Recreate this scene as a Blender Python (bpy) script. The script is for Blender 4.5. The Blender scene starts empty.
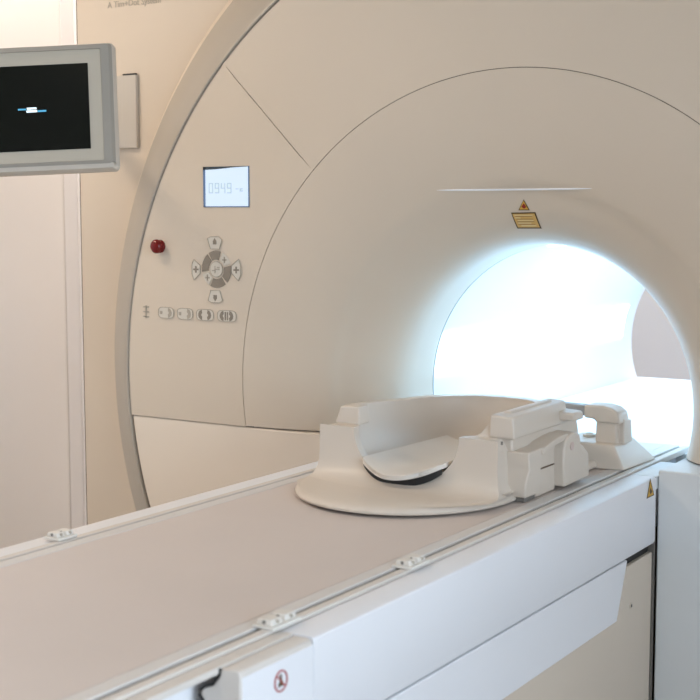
import bpy, bmesh, math, random
from math import sin, cos, pi, radians, sqrt, asin
from mathutils import Vector, Matrix

# World: metres, bore axis along +Y at x = 0, floor at z = 0, tabletop at z = T
T = 0.95
CAMX, CAMZ = 1.2535, T + 0.52
CZ = T + 0.122            # height of the bore axis
F = 1355.0
Yv = Vector((870, 138, -F)).normalized()
Zv = Vector((-14, 13300, F)); Zv = (Zv - Zv.dot(Yv) * Yv).normalized()
Xv = Yv.cross(Zv)
C0 = Vector((CAMX, 0, CAMZ))
def ray(px, py):
    c = Vector((px - 350, 350 - py, -F))
    return Vector((c.dot(Xv), c.dot(Yv), c.dot(Zv)))
def atY(px, py, y):
    r = ray(px, py); return C0 + r * (y / r.y)
def atD(px, py, d):
    r = ray(px, py); return C0 + r * (d / F)

C = bpy.context.scene.collection

# ------------------------------------------------------------------ materials
def mat(name, col, rough=0.4, metal=0.0, noise=0.0, scale=8.0, bump=0.0, emit=None, estr=0.0, spec=0.5):
    m = bpy.data.materials.new(name); m.use_nodes = True
    nt = m.node_tree; b = nt.nodes['Principled BSDF']
    b.inputs['Base Color'].default_value = (*col, 1)
    b.inputs['Roughness'].default_value = rough
    b.inputs['Metallic'].default_value = metal
    b.inputs['Specular IOR Level'].default_value = spec
    if noise > 0 or bump > 0:
        tc = nt.nodes.new('ShaderNodeTexCoord'); n = nt.nodes.new('ShaderNodeTexNoise')
        n.inputs['Scale'].default_value = scale; n.inputs['Detail'].default_value = 4
        nt.links.new(tc.outputs['Object'], n.inputs['Vector'])
        if noise > 0:
            r = nt.nodes.new('ShaderNodeValToRGB')
            r.color_ramp.elements[0].position = 0.3; r.color_ramp.elements[1].position = 0.7
            r.color_ramp.elements[0].color = (*[c * (1 - noise) for c in col], 1)
            r.color_ramp.elements[1].color = (*[min(1, c * (1 + noise)) for c in col], 1)
            nt.links.new(n.outputs['Fac'], r.inputs['Fac']); nt.links.new(r.outputs['Color'], b.inputs['Base Color'])
        if bump > 0:
            bp = nt.nodes.new('ShaderNodeBump'); bp.inputs['Strength'].default_value = bump
            bp.inputs['Distance'].default_value = 0.002
            nt.links.new(n.outputs['Fac'], bp.inputs['Height']); nt.links.new(bp.outputs['Normal'], b.inputs['Normal'])
    if emit:
        b.inputs['Emission Color'].default_value = (*emit, 1); b.inputs['Emission Strength'].default_value = estr
    return m

M = {}
M['plastic'] = mat('warm white plastic', (0.675, 0.578, 0.468), 0.42, noise=0.015, scale=3)
M['plastic_lit'] = mat('lit lower plastic', (0.83, 0.725, 0.61), 0.45, noise=0.015, scale=3)  # lighter copy of the plastic, carrying the stronger light below the seam
M['bezel'] = mat('grey painted bezel', (0.41, 0.365, 0.305), 0.38, noise=0.02, scale=4)
M['seam'] = mat('dark seam', (0.16, 0.13, 0.10), 0.8)
M['black'] = mat('black rubber', (0.012, 0.012, 0.012), 0.6)
M['bore'] = mat('white bore liner', (0.86, 0.88, 0.90), 0.45, noise=0.01, scale=3)
M['coolwhite'] = mat('cool white side panel', (0.84, 0.845, 0.875), 0.4, noise=0.012, scale=5)
M['pedestal'] = mat('pedestal cover', (0.70, 0.605, 0.50), 0.45, noise=0.012, scale=4)
M['boxgrey'] = mat('cool white cover', (0.78, 0.81, 0.825), 0.4, noise=0.012, scale=5)
M['top'] = mat('tabletop laminate', (0.665, 0.59, 0.55), 0.5, noise=0.02, scale=5, bump=0.05)
M['rail'] = mat('rail profile', (0.70, 0.65, 0.60), 0.38, noise=0.01, scale=20)
M['band'] = mat('pale edge band', (0.70, 0.67, 0.645), 0.4, noise=0.01)
M['groove'] = mat('rail groove', (0.20, 0.185, 0.165), 0.6)
M['coil'] = mat('coil housing plastic', (0.69, 0.61, 0.525), 0.42, noise=0.012, scale=6)
M['redtint'] = mat('pale pink button', (0.66, 0.52, 0.47), 0.45)
M['pad'] = mat('coil pad', (0.75, 0.70, 0.64), 0.5, noise=0.015, scale=12, bump=0.08)
M['clip'] = mat('clip plastic', (0.76, 0.72, 0.66), 0.4)
M['plug'] = mat('grey plug', (0.38, 0.37, 0.36), 0.45)
M['wall'] = mat('painted wall', (0.85, 0.835, 0.84), 0.8, noise=0.015, scale=2, bump=0.1)
M['wallfar'] = mat('far wall paint', (0.66, 0.73, 0.86), 0.8, noise=0.015, scale=2, bump=0.1)
M['trim'] = mat('painted trim', (0.80, 0.79, 0.81), 0.6, noise=0.01)
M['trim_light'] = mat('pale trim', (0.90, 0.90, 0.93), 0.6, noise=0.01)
M['ceiling'] = mat('ceiling paint', (0.78, 0.76, 0.73), 0.9, noise=0.01)
M['floor'] = mat('vinyl floor', (0.50, 0.48, 0.45), 0.5, noise=0.06, scale=30)
M['frame'] = mat('monitor grey frame', (0.33, 0.305, 0.265), 0.35)
M['facia'] = mat('monitor beige bezel', (0.50, 0.455, 0.375), 0.45)
M['mback'] = mat('monitor pale shell', (0.56, 0.51, 0.445), 0.4)
M['screen'] = mat('monitor glass', (0.004, 0.005, 0.003), 0.12, spec=0.2)
M['glow_white'] = mat('screen white pixels', (0.8, 0.9, 0.95), 0.5, emit=(0.8, 0.95, 1.0), estr=0.65)
M['glow_cyan'] = mat('screen cyan pixels', (0.1, 0.4, 0.6), 0.5, emit=(0.05, 0.32, 0.55), estr=0.5)
M['lcd'] = mat('lit display', (0.3, 0.35, 0.4), 0.4, emit=(0.70, 0.86, 1.0), estr=0.70)
M['lcd_digit'] = mat('display digit', (0.15, 0.2, 0.22), 0.5, emit=(0.58, 0.75, 0.84), estr=0.66)
M['lcd_shade'] = mat('display recess', (0.03, 0.05, 0.07), 0.4)  # dark tone painting the shadow along the display's top edge
M['lcd_blue'] = mat('display recess side', (0.12, 0.22, 0.42), 0.4)
M['red'] = mat('red button', (0.16, 0.004, 0.003), 0.22, spec=0.4)
M['redprint'] = mat('red print', (0.42, 0.08, 0.07), 0.6)
M['key'] = mat('grey key', (0.25, 0.21, 0.165), 0.5)
M['keylight'] = mat('pale key', (0.66, 0.61, 0.53), 0.35)
M['keyline'] = mat('key outline', (0.42, 0.365, 0.295), 0.5)
M['ink'] = mat('grey print', (0.43, 0.38, 0.31), 0.6)
M['yellow'] = mat('yellow sticker', (0.72, 0.42, 0.06), 0.5)
M['orange'] = mat('orange sticker', (0.70, 0.43, 0.13), 0.5)
M['stickerdark'] = mat('sticker print', (0.10, 0.055, 0.02), 0.5)
M['stickerpale'] = mat('sticker pale text', (0.80, 0.64, 0.33), 0.5)
M['strip'] = mat('bore light diffuser', (0.9, 0.95, 1.0), 0.5, emit=(0.46, 0.75, 1.0), estr=5.3)
M['ceillight'] = mat('ceiling diffuser', (0.9, 0.88, 0.85), 0.5, emit=(1.0, 0.84, 0.66), estr=3.0)
M['aluminium'] = mat('window frame', (0.6, 0.6, 0.6), 0.4, metal=0.6)

# ------------------------------------------------------------------ helpers
def link(name, bm, m, parent=None, smooth=None, bevel=0.0, seg=2):
    bmesh.ops.remove_doubles(bm, verts=bm.verts, dist=1e-6)
    if bevel == 0: bmesh.ops.recalc_face_normals(bm, faces=bm.faces)
    me = bpy.data.meshes.new(name); bm.to_mesh(me); bm.free()
    me.materials.append(m if not isinstance(m, str) else M[m])
    o = bpy.data.objects.new(name, me); C.objects.link(o)
    if parent is not None: o.parent = parent; o.matrix_parent_inverse = parent.matrix_basis.inverted()
    if bevel > 0:
        b = o.modifiers.new('bevel', 'BEVEL'); b.width = bevel; b.segments = seg
        b.limit_method = 'ANGLE'; b.angle_limit = radians(35); b.harden_normals = False
        smooth = True if smooth is None else smooth
    if smooth:
        for p in me.polygons: p.use_smooth = True
        try: me.set_sharp_from_angle(angle=radians(38))
        except Exception: pass
    return o
def thing(name, label, cat, loc=(0, 0, 0), group=None):
    o = bpy.data.objects.new(name, None); C.objects.link(o); o.location = loc; o.empty_display_size = 0.1
    o['label'] = label; o['category'] = cat
    if group: o['group'] = group
    bpy.context.view_layer.update()
    return o
def struct(o): o['kind'] = 'structure'; return o
def box(bm, x0, x1, y0, y1, z0, z1):
    v = [bm.verts.new((x, y, z)) for z in (z0, z1) for y in (y0, y1) for x in (x0, x1)]
    for f in ((0, 2, 3, 1), (4, 5, 7, 6), (0, 1, 5, 4), (1, 3, 7, 5), (3, 2, 6, 7), (2, 0, 4, 6)):
        bm.faces.new([v[i] for i in f])
def hexa(bm, pts):
    v = [bm.verts.new(p) for p in pts]
    for f in ((0, 2, 3, 1), (4, 5, 7, 6), (0, 1, 5, 4), (1, 3, 7, 5), (3, 2, 6, 7), (2, 0, 4, 6)):
        bm.faces.new([v[i] for i in f])
def prism(bm, pts, vec):
    """extrude closed polygon (3D points) along vec"""
    vec = Vector(vec)
    a = [bm.verts.new(p) for p in pts]; b = [bm.verts.new(Vector(p) + vec) for p in pts]
    n = len(pts)
    bm.faces.new(a); bm.faces.new(list(reversed(b)))
    for i in range(n): bm.faces.new((a[i], b[i], b[(i + 1) % n], a[(i + 1) % n]))
def tube(bm, pts, r, n=10, closed=False):
    pts = [Vector(p) for p in pts]; rings = []
    m = len(pts); up = Vector((0.13, 0.21, 0.97))
    for i, p in enumerate(pts):
        if closed: d = (pts[(i + 1) % m] - pts[i - 1])
        else: d = pts[min(i + 1, m - 1)] - pts[max(i - 1, 0)]
        d.normalize(); u = d.cross(up).normalized(); w = u.cross(d)
        rr = r[i] if isinstance(r, (list, tuple)) else r
        rings.append([bm.verts.new(p + u * rr * cos(2 * pi * k / n) + w * rr * sin(2 * pi * k / n)) for k in range(n)])
    for i in range(m if closed else m - 1):
        A, B = rings[i], rings[(i + 1) % m]
        for k in range(n): bm.faces.new((A[k], A[(k + 1) % n], B[(k + 1) % n], B[k]))
    if not closed: bm.faces.new(rings[0]); bm.faces.new(list(reversed(rings[-1])))
def grid(bm, rows, closed=False):
    vs = [[bm.verts.new(p) for p in r] for r in rows]
    for i in range(len(vs) - 1):
        n = len(vs[i])
        for j in range(n if closed else n - 1):
            bm.faces.new((vs[i][j], vs[i][(j + 1) % n], vs[i + 1][(j + 1) % n], vs[i + 1][j]))
    return vs
def shell(rows, th=None, closed=False):
    bm = bmesh.new(); grid(bm, rows, closed); return bm
def solid(o, th, off=1.0):
    s = o.modifiers.new('solid', 'SOLIDIFY'); s.thickness = th; s.offset = off; s.use_even_offset = True
    return o
def pol(r, a, y): return (r * cos(a), y, CZ + r * sin(a))
def interp(tab, x):
    if x <= tab[0][0]: return tab[0][1]
    for (a, va), (b, vb) in zip(tab, tab[1:]):
        if x <= b:
            t = (x - a) / (b - a); return va + (vb - va) * t
    return tab[-1][1]

# ------------------------------------------------------------------ room
X0, X1, Y0, Y1, ZC = -2.35, 3.0, -2.6, 5.7, 2.9
def wallbox(name, m, *a):
    bm = bmesh.new(); box(bm, *a); return struct(link(name, bm, m))
wallbox('floor', 'floor', X0 - .1, X1 + .1, Y0 - .1, Y1 + .1, -0.1, 0)
wallbox('ceiling', 'ceiling', X0 - .1, X1 + .1, Y0 - .1, Y1 + .1, ZC, ZC + .1)
wallbox('wall_left', 'wall', X0 - .1, X0, Y0, Y1, 0, ZC)
wallbox('wall_back', 'wallfar', X0, X1, Y1, Y1 + .1, 0, ZC)
wallbox('wall_front', 'wall', X0, X1, Y0 - .1, Y0, 0, ZC)
# right wall with a window opening
wy0, wy1, wz0, wz1 = -1.9, 1.3, 0.9, 2.4
bm = bmesh.new()
box(bm, X1, X1 + .15, Y0, wy0, 0, ZC); box(bm, X1, X1 + .15, wy1, Y1, 0, ZC)
box(bm, X1, X1 + .15, wy0, wy1, 0, wz0); box(bm, X1, X1 + .15, wy0, wy1, wz1, ZC)
struct(link('wall_right', bm, 'wall'))
bm = bmesh.new()
for a in ((wy0, wy0 + .06, wz0, wz1), (wy1 - .06, wy1, wz0, wz1), (wy0, wy1, wz0, wz0 + .06), (wy0, wy1, wz1 - .06, wz1), (-.33, -.27, wz0, wz1)):
    box(bm, X1 + .04, X1 + .10, *a)
win = struct(link('window_1', bm, 'aluminium'))
gm = bpy.data.materials.new('window glass'); gm.use_nodes = True
nt = gm.node_tree; nt.nodes.clear()
out = nt.nodes.new('ShaderNodeOutputMaterial'); mx = nt.nodes.new('ShaderNodeMixShader')
tr = nt.nodes.new('ShaderNodeBsdfTransparent'); gl = nt.nodes.new('ShaderNodeBsdfGlossy'); fr = nt.nodes.new('ShaderNodeFresnel')
gl.inputs['Roughness'].default_value = 0.02
nt.links.new(fr.outputs[0], mx.inputs[0]); nt.links.new(tr.outputs[0], mx.inputs[1]); nt.links.new(gl.outputs[0], mx.inputs[2])
nt.links.new(mx.outputs[0], out.inputs[0])
bm = bmesh.new(); box(bm, X1 + .065, X1 + .072, wy0 + .05, wy1 - .05, wz0 + .05, wz1 - .05)
link('glass_pane', bm, gm, win)

# left wall trim: a shallow vertical casing seen beside the scanner
def on_left(px, py, x=X0):
    r = ray(px, py); return C0 + r * ((x - CAMX) / r.x)
ya, yb, yc = on_left(65.5, 300).y, on_left(78.5, 300).y, on_left(83, 300).y
bm = bmesh.new(); box(bm, X0, X0 + .005, ya, yb, 0, ZC)
struct(link('trim_1', bm, 'trim', bevel=.003))
bm = bmesh.new(); box(bm, X0, X0 + .010, yb, yc + .08, 0, ZC)
struct(link('trim_2', bm, 'trim_light', bevel=.004))
bm = bmesh.new(); box(bm, X0, X0 + .015, Y0, ya - .5, 0, .1)
struct(link('baseboard_left', bm, 'trim_light', bevel=.003))

# ------------------------------------------------------------------ scanner
FY = 2.574          # front face
BY = 2.764          # side cover plane
R1, R2, RB, RT = 1.056, 1.273, 0.6965, 0.345
sc = thing('mri_scanner', 'large cream round-fronted body scanner with a brightly lit tunnel', 'scanner', (0, BY, 0))
ZS = 0.010 + T      # height of the horizontal seam

CZB = T + .104
def czr(r):
    t = min(1, max(0, (r - .36) / (.62 - .36))); t = t * t * (3 - 2 * t)
    return CZB + (CZ - CZB) * t
# central funnel cover
prof = [(.345, 2.878), (.3451, 2.85), (.3453, 2.81), (.3457, 2.78), (.3480, 2.757), (.3530, 2.735), (.3620, 2.713), (.3765, 2.691), (.396, 2.671),
        (.422, 2.651), (.452, 2.633), (.478, 2.615), (.515, 2.602), (.556, 2.591), (.600, 2.583), (.650, 2.577), (.695, 2.574)]
# catmull-rom resample
def resample(pts, k):
    out = []
    for i in range(len(pts) - 1):
        p0 = pts[max(i - 1, 0)]; p1 = pts[i]; p2 = pts[i + 1]; p3 = pts[min(i + 2, len(pts) - 1)]
        for j in range(k):
            t = j / k
            out.append(tuple(.5 * ((2 * p1[q]) + (-p0[q] + p2[q]) * t + (2 * p0[q] - 5 * p1[q] + 4 * p2[q] - p3[q]) * t * t + (-p0[q] + 3 * p1[q] - 3 * p2[q] + p3[q]) * t ** 3) for q in range(len(p1))))
    out.append(pts[-1]); return out
fp = resample(prof, 5)
fp2 = []
for (ra, ya_), (rb_, yb_) in zip(fp, fp[1:]):
    n = max(1, int(abs(rb_ - ra) / .0035)); 
    for k in range(n): fp2.append((ra + (rb_ - ra) * k / n, ya_ + (yb_ - ya_) * k / n))
fp2.append(fp[-1])
LEDGE = atY(518, 189.5, 2.628).z; LX0, LX1 = atY(441, 190, 2.628).x, atY(595, 188, 2.628).x
LXC = (LX0 + LX1) / 2; LW = (LX1 - LX0) / 2
def ledge(x, z):
    u = abs(x - LXC) / LW
    if u > 1 or z > LEDGE + .010: return 0.0
    w = (1 - u ** 4)
    d = LEDGE - z
    lip = -.0045 * w * max(0, 1 - abs(d + .001) / .006) ** .7
    rec = .004 * w * (1 - u ** 2) * min(1, max(0, (d + .006) / .012)) * max(0, 1 - d / (.055 * (1 - .5 * u)))
    return rec
rows = []
NT = 560
for r, y in fp2:
    cz = czr(r); a = asin(min(1, max(-1, (ZS + .0015 - cz) / r)))     # negative
    row = []
    for k in range(NT + 1):
        th = a + (pi - 2 * a) * k / NT
        x, z = r * cos(th), cz + r * sin(th)
        row.append((x, y + ledge(x, z), z))
    rows.append(row)
bm = shell(rows); o = link('tunnel_cover', bm, 'plastic', sc, smooth=True)
FUN = fp2

def face_panel(name, r0, r1, afun, y, m, parent=sc, nr=6, nt=80, th=.02):
    rows = []
    for i in range(nr + 1):
        r = r0 + (r1 - r0) * i / nr; a0, a1 = afun(r)
        rows.append([pol(r, a0 + (a1 - a0) * k / nt, y) for k in range(nt + 1)])
    bm = bmesh.new(); f = grid(bm, rows)
    back = [[(p[0], p[1] + th, p[2]) for p in r] for r in rows]
    g = grid(bm, back)
    nr_, nc = len(f), len(f[0])
    for j in range(nc - 1):
        bm.faces.new((f[0][j], f[0][j + 1], g[0][j + 1], g[0][j])); bm.faces.new((f[-1][j], g[-1][j], g[-1][j + 1], f[-1][j + 1]))
    for i in range(nr_ - 1):
        bm.faces.new((f[i][0], g[i][0], g[i + 1][0], f[i + 1][0])); bm.faces.new((f[i][-1], f[i + 1][-1], g[i + 1][-1], g[i][-1]))
    return link(name, bm, m, parent, bevel=.0015, seg=2)
S = .0014
A1 = radians(134.85)
def seam_a(r): return asin((ZS + .0015 - CZ) / r)
face_panel('display_panel', RB + S, R1 - .002, lambda r: (A1 + S / r, pi - seam_a(r)), FY, 'plastic')
face_panel('upper_panel', RB + S, R1 - .002, lambda r: (pi - A1 + S / r, A1 - S / r), FY, 'plastic', nt=120)
face_panel('right_panel', RB + S, R1 - .002, lambda r: (seam_a(r), pi - A1 - S / r), FY, 'plastic')
# lower covers left and right of the table: top ledge at tabletop height
for s in (-1, 1):
    xi = .3368
    zt = ZS - .0015
    pts = [(s * xi, 0, zt)]
    R = R1 - .002
    a_top = asin((zt - CZ) / R); a_bot = -math.acos((xi + .001) / R)
    for k in range(41):
        a = a_top + (a_bot - a_top) * k / 40
        pts.append((s * R * cos(a), 0, CZ + R * sin(a)))
    pts = [(p[0], FY + .002, p[2]) for p in pts]
    if s < 0: pts.reverse()
    bm = bmesh.new(); prism(bm, pts, (0, .30, 0))
    link('lower_cover', bm, 'plastic_lit' if s < 0 else 'boxgrey', sc, bevel=.004, seg=3)
# dark backing behind the seams
bm = bmesh.new(); rows = []
for r in (RB - .02, R1 + .006):
    rows.append([pol(r, radians(-30) + radians(240) * k / 160, FY + .0065) for k in range(161)])
grid(bm, rows)
link('seam_backing', bm, 'seam', sc)
# grey bezel ring: thin dark edge, chamfer, outer lip
def ring(name, prof2, m, a0=-70, a1=250, n=260, smooth=True):
    rows = []
    for r, y in prof2:
        rows.append([pol(r, radians(a0 + (a1 - a0) * k / n), y) for k in range(n + 1)])
    rows = [[p if p[2] > .005 else (p[0], p[1], .005) for p in row] for row in rows]
    return link(name, shell(rows), m, sc, smooth=smooth)
ring('bezel_gap', [(R1 - .004, FY + .010), (R1 + .002, FY + .010)], 'black')
ring('bezel', [(R1 + .0012, FY + .02), (R1 + .0015, FY - .001), (R1 + .004, FY - .003), (R1 + .012, FY - .001), (R2 - .045, BY - .052), (R2 - .040, BY - .048)], 'bezel')
ring('bezel_lip', [(R2 - .040, BY - .048), (R2 - .034, BY - .040), (R2 - .006, BY - .008), (R2, BY - .001), (R2, BY + .01)], 'plastic')
# side cover plate with round hole
XL = atY(81.3, 250, BY).x
def cover_row(a):
    # outer boundary point of a rounded square from direction a
    dx, dz = cos(a), sin(a)
    hw = abs(XL); zt = 1.52 + T - CZ + .0
    t = min(hw / abs(dx) if abs(dx) > 1e-6 else 1e9, (1.50) / dz if dz > 1e-6 else 1e9, (CZ - .005) / (-dz) if dz < -1e-6 else 1e9)
    t = max(t, R2)
    return t
angs = sorted([radians(-90 + 360 * k / 360) for k in range(361)] + [math.atan2(1.5, abs(XL)), math.atan2(1.5, -abs(XL)), math.atan2(-(CZ - .005), abs(XL)), math.atan2(-(CZ - .005), -abs(XL)) + 2 * pi])
rows = [[], [], []]
for a in angs:
    t = cover_row(a)
    p0 = pol(R2, a, BY); p1 = pol(t, a, BY)
    for q, p in zip((0, 1, 2), (p0, p1, (p1[0], 4.15, p1[2]))):
        rows[q].append((p[0], p[1], max(p[2], .005)))
link('side_cover', shell(rows), 'plastic', sc, bevel=.004, seg=2)
# thin dark shadow gap strip at the left edge of the cover
bm = bmesh.new(); box(bm, XL - .0045, XL - .0005, BY + .004, BY + .03, .005, CZ + 1.5)
link('cover_edge', bm, 'seam', sc)
# bore tube
def polb(r, a, y): return (r * cos(a), y, CZB + r * sin(a))
rows = [[polb(RT, 2 * pi * k / 160, y) for k in range(160)] for y in [2.881 + (4.2 - 2.881) * i / 12 for i in range(13)]]
for r, y in ((.352, 4.23), (.37, 4.26), (.42, 4.29), (.6, 4.30)): rows.append([polb(r, 2 * pi * k / 160, y) for k in range(160)])
link('bore_tube', shell(rows, closed=True), 'bore', sc, smooth=True)
bm = bmesh.new(); rows = [[polb(r, 2 * pi * k / 160, 2.8795) for k in range(160)] for r in (RT + .0002, RT + .02)]
grid(bm, rows, True); rows = [[polb(RT + .004, 2 * pi * k / 160, y) for k in range(160)] for y in (2.87, 2.89)]
grid(bm, rows, True)
link('bore_joint', bm, 'seam', sc)
# lower half of the throat, below the table
rows = []
for r, y in [(.345, 2.878), (.3475, 2.79), (.357, 2.735), (.379, 2.69)]:
    rows.append([polb(r, radians(180 + 17 + 146 * k / 60), y) for k in range(61)])
link('throat', shell(rows), 'bore', sc, smooth=True)
# bore floor
bm = bmesh.new(); box(bm, -.318, .318, 2.90, 4.2, T - .04, T - .012)
link('bore_floor', bm, 'bore', sc, bevel=.003)
# bore light strips
for a in (8, 90, 168):
    rows = []
    for y in (2.888, 3.5, 4.12):
        rows.append([polb(RT - .004, radians(a - 9 + 18 * k / 8), y) for k in range(9)])
    o = link('bore_light', shell(rows), 'strip', sc, smooth=True)
# rear cover
rows = [[(p[0], 4.15, max(p[2], .005)) for p in [pol(cover_row(a), a, 0) for a in angs]], [pol(.6, a, 4.30) for a in angs]]
link('rear_cover', shell(rows), 'plastic', sc)

# --- wall-of-scanner details: display
def facebox(px0, py0, px1, py1, y=FY):
    a = atY(px0, py0, y); b = atY(px1, py1, y); return a.x, b.x, b.z, a.z
x0, x1, z0, z1 = facebox(203.5, 167, 249.5, 207)
bm = bmesh.new()
for a in ((x0, x0 + .006, z0, z1), (x1 - .002, x1, z0, z1), (x0, x1, z0, z0 + .002)):
    box(bm, a[0], a[1], FY - .002, FY + .004, a[2], a[3])
disp = link('display', (lambda b: (box(b, x0 + .005, x1 - .001, FY - .0012, FY + .002, z0 + .001, z1 - .001), b)[1])(bmesh.new()), 'lcd', sc)
link('display_frame', bm, 'lcd_blue', disp)
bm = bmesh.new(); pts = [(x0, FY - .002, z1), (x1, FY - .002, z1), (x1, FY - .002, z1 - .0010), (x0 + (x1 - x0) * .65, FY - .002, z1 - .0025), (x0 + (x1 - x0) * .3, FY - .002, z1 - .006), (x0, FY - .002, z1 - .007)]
prism(bm, pts, (0, .003, 0)); link('display_shade', bm, 'lcd_shade', disp)
# seven segment digits 0949 and small -c
SEG = {'0': 'abcdef', '9': 'abcdfg', '4': 'bcfg', 'c': 'deg', '-': 'g', '1': 'bc'}
def digit(bm, ch, x, z, w, h, t):
    y0_, y1_ = FY - .0020, FY - .001
    h2 = h / 2
    g = {'a': (x, x + w, z + h - t, z + h), 'd': (x, x + w, z, z + t), 'g': (x, x + w, z + h2 - t / 2, z + h2 + t / 2),
         'b': (x + w - t, x + w, z + h2, z + h), 'c': (x + w - t, x + w, z, z + h2), 'e': (x, x + t, z, z + h2), 'f': (x, x + t, z + h2, z + h)}
    for s in SEG[ch]:
        a = g[s]; box(bm, a[0], a[1], y0_, y1_, a[2], a[3])
bm = bmesh.new()
for i, ch in enumerate('0949'):
    p = atY(209.3 + i * 6.1, 193.3, FY); digit(bm, ch, p.x, p.z, .0125, .024, .0022)
p = atY(236, 191.5, FY); digit(bm, '-', p.x, p.z, .008, .012, .0018)
p = atY(240.3, 191.5, FY); digit(bm, 'c', p.x, p.z, .008, .012, .0025)
link('display_digits', bm, 'lcd_digit', disp)
# red button
p = atY(160.5, 246.3, FY)
bm = bmesh.new(); rows = []
for r, d in ((.0155, 0), (.0155, -.004), (.013, -.006), (.013, -.010), (.0165, -.013), (.0165, -.018), (.0135, -.023), (.008, -.0255), (.0005, -.026)):
    rows.append([(p.x + r * cos(2 * pi * k / 28), FY + d, p.z + r * 1.05 * sin(2 * pi * k / 28)) for k in range(28)])
grid(bm, rows, True)
o = link('stop_button', bm, 'red', sc, smooth=True); o['label'] = 'round red stop button'

# keypad
kc = atY(216.8, 269.3, FY)
kp = bpy.data.objects.new('keypad', None)
def sector(bm, cx, cz, r0, r1, a0, a1, y0_, y1_, n=8, ez=1.0):
    pts = [(cx + r0 * cos(radians(a0 + (a1 - a0) * k / n)), y0_, cz + ez * r0 * sin(radians(a0 + (a1 - a0) * k / n))) for k in range(n + 1)]
    pts += [(cx + r1 * cos(radians(a1 + (a0 - a1) * k / n)), y0_, cz + ez * r1 * sin(radians(a1 + (a0 - a1) * k / n))) for k in range(n + 1)]
    prism(bm, pts, (0, y1_ - y0_, 0))
KY = FY - .0022
bm = bmesh.new(); sector(bm, kc.x, kc.z, .001, .047, 0, 359.9, FY - .0003, FY + .001, 60)
pad = link('keypad', bm, 'plastic', sc)
# six ring keys: four dark, two pale
for a0, a1, mm in ((71, 123, 'key'), (125, 191, 'key'), (-46, 15, 'key'), (243, 310, 'key'), (18, 67, 'keylight'), (195, 240, 'keylight')):
    bm = bmesh.new(); sector(bm, kc.x, kc.z, .0235, .0445, a0 + 2, a1 - 2, KY, FY, 10)
    k_ = link('ring_key', bm, mm, pad, bevel=.0006, seg=1)
    if mm == 'keylight':
        am = radians((a0 + a1) / 2); bm = bmesh.new()
        cx, cz = kc.x + .034 * cos(am), kc.z + .034 * sin(am)
        box(bm, cx - .0065, cx + .0065, KY - .0008, KY, cz - .0018, cz + .0018); box(bm, cx - .0018, cx + .0018, KY - .0008, KY, cz - .0075, cz + .0075)
        link('key_symbol', bm, 'keyline', k_)
bm = bmesh.new(); sector(bm, kc.x, kc.z, .001, .0175, 0, 359.9, KY - .001, FY, 40)
ck = link('centre_key', bm, 'keylight', pad, bevel=.0008, seg=1)
bm = bmesh.new(); sector(bm, kc.x, kc.z, .0175, .0195, 0, 359.9, KY - .0005, FY, 40); link('key_rim', bm, 'keyline', ck)
bm = bmesh.new()
box(bm, kc.x - .012, kc.x - .003, KY - .0018, KY - .001, kc.z - .0045, kc.z - .002); box(bm, kc.x - .002, kc.x + .010, KY - .0018, KY - .001, kc.z - .0015, kc.z + .0015)
box(bm, kc.x - .004, kc.x - .002, KY - .0018, KY - .001, kc.z - .009, kc.z + .008); box(bm, kc.x + .003, kc.x + .010, KY - .0018, KY - .001, kc.z + .003, kc.z + .006)
link('key_symbol', bm, 'keyline', ck)
def trapkey(px, py, pts, sym):
    c = atY(px, py, FY); P = [(c.x + a, KY, c.z + b) for a, b in pts]
    bm = bmesh.new(); prism(bm, P, (0, .002, 0)); k_ = link('arrow_key', bm, 'keylight', pad, bevel=.0006, seg=1)
    bm = bmesh.new(); tube(bm, [(q[0], KY - .0004, q[2]) for q in P], .0009, 6, True); link('key_rim', bm, 'keyline', k_)
    bm = bmesh.new()
    if sym == 0: pts2 = [(-.005, -.004), (.005, -.004), (.005, .004), (0, .011), (-.005, .004)]
    elif sym == 1: pts2 = [(-.005, .004), (.005, .004), (.005, -.004), (0, -.011), (-.005, -.004)]
    else: pts2 = [(-.008, -.002), (-.002, -.002), (-.002, -.008), (.002, -.008), (.002, -.002), (.008, -.002), (.008, .002), (.002, .002), (.002, .008), (-.002, .008), (-.002, .002), (-.008, .002)]
    prism(bm, [(c.x + a, KY - .001, c.z + b) for a, b in pts2], (0, .001, 0)); link('key_symbol', bm, 'key', k_)
trapkey(215.3, 242.7, [(-.022, .010), (-.012, .0145), (.012, .0145), (.022, .008), (.014, -.015), (-.013, -.015)], 0)
trapkey(215.8, 296.6, [(-.022, -.010), (-.012, -.0145), (.012, -.0145), (.022, -.008), (.014, .015), (-.013, .015)], 1)
trapkey(196.5, 269.3, [(-.012, .012), (-.006, .024), (.013, .010), (.013, -.010), (-.006, -.026), (-.012, -.012)], 2)
trapkey(236.8, 270, [(.013, .008), (.008, .026), (-.014, .010), (-.014, -.008), (.006, -.026), (.013, -.012)], 2)
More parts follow.
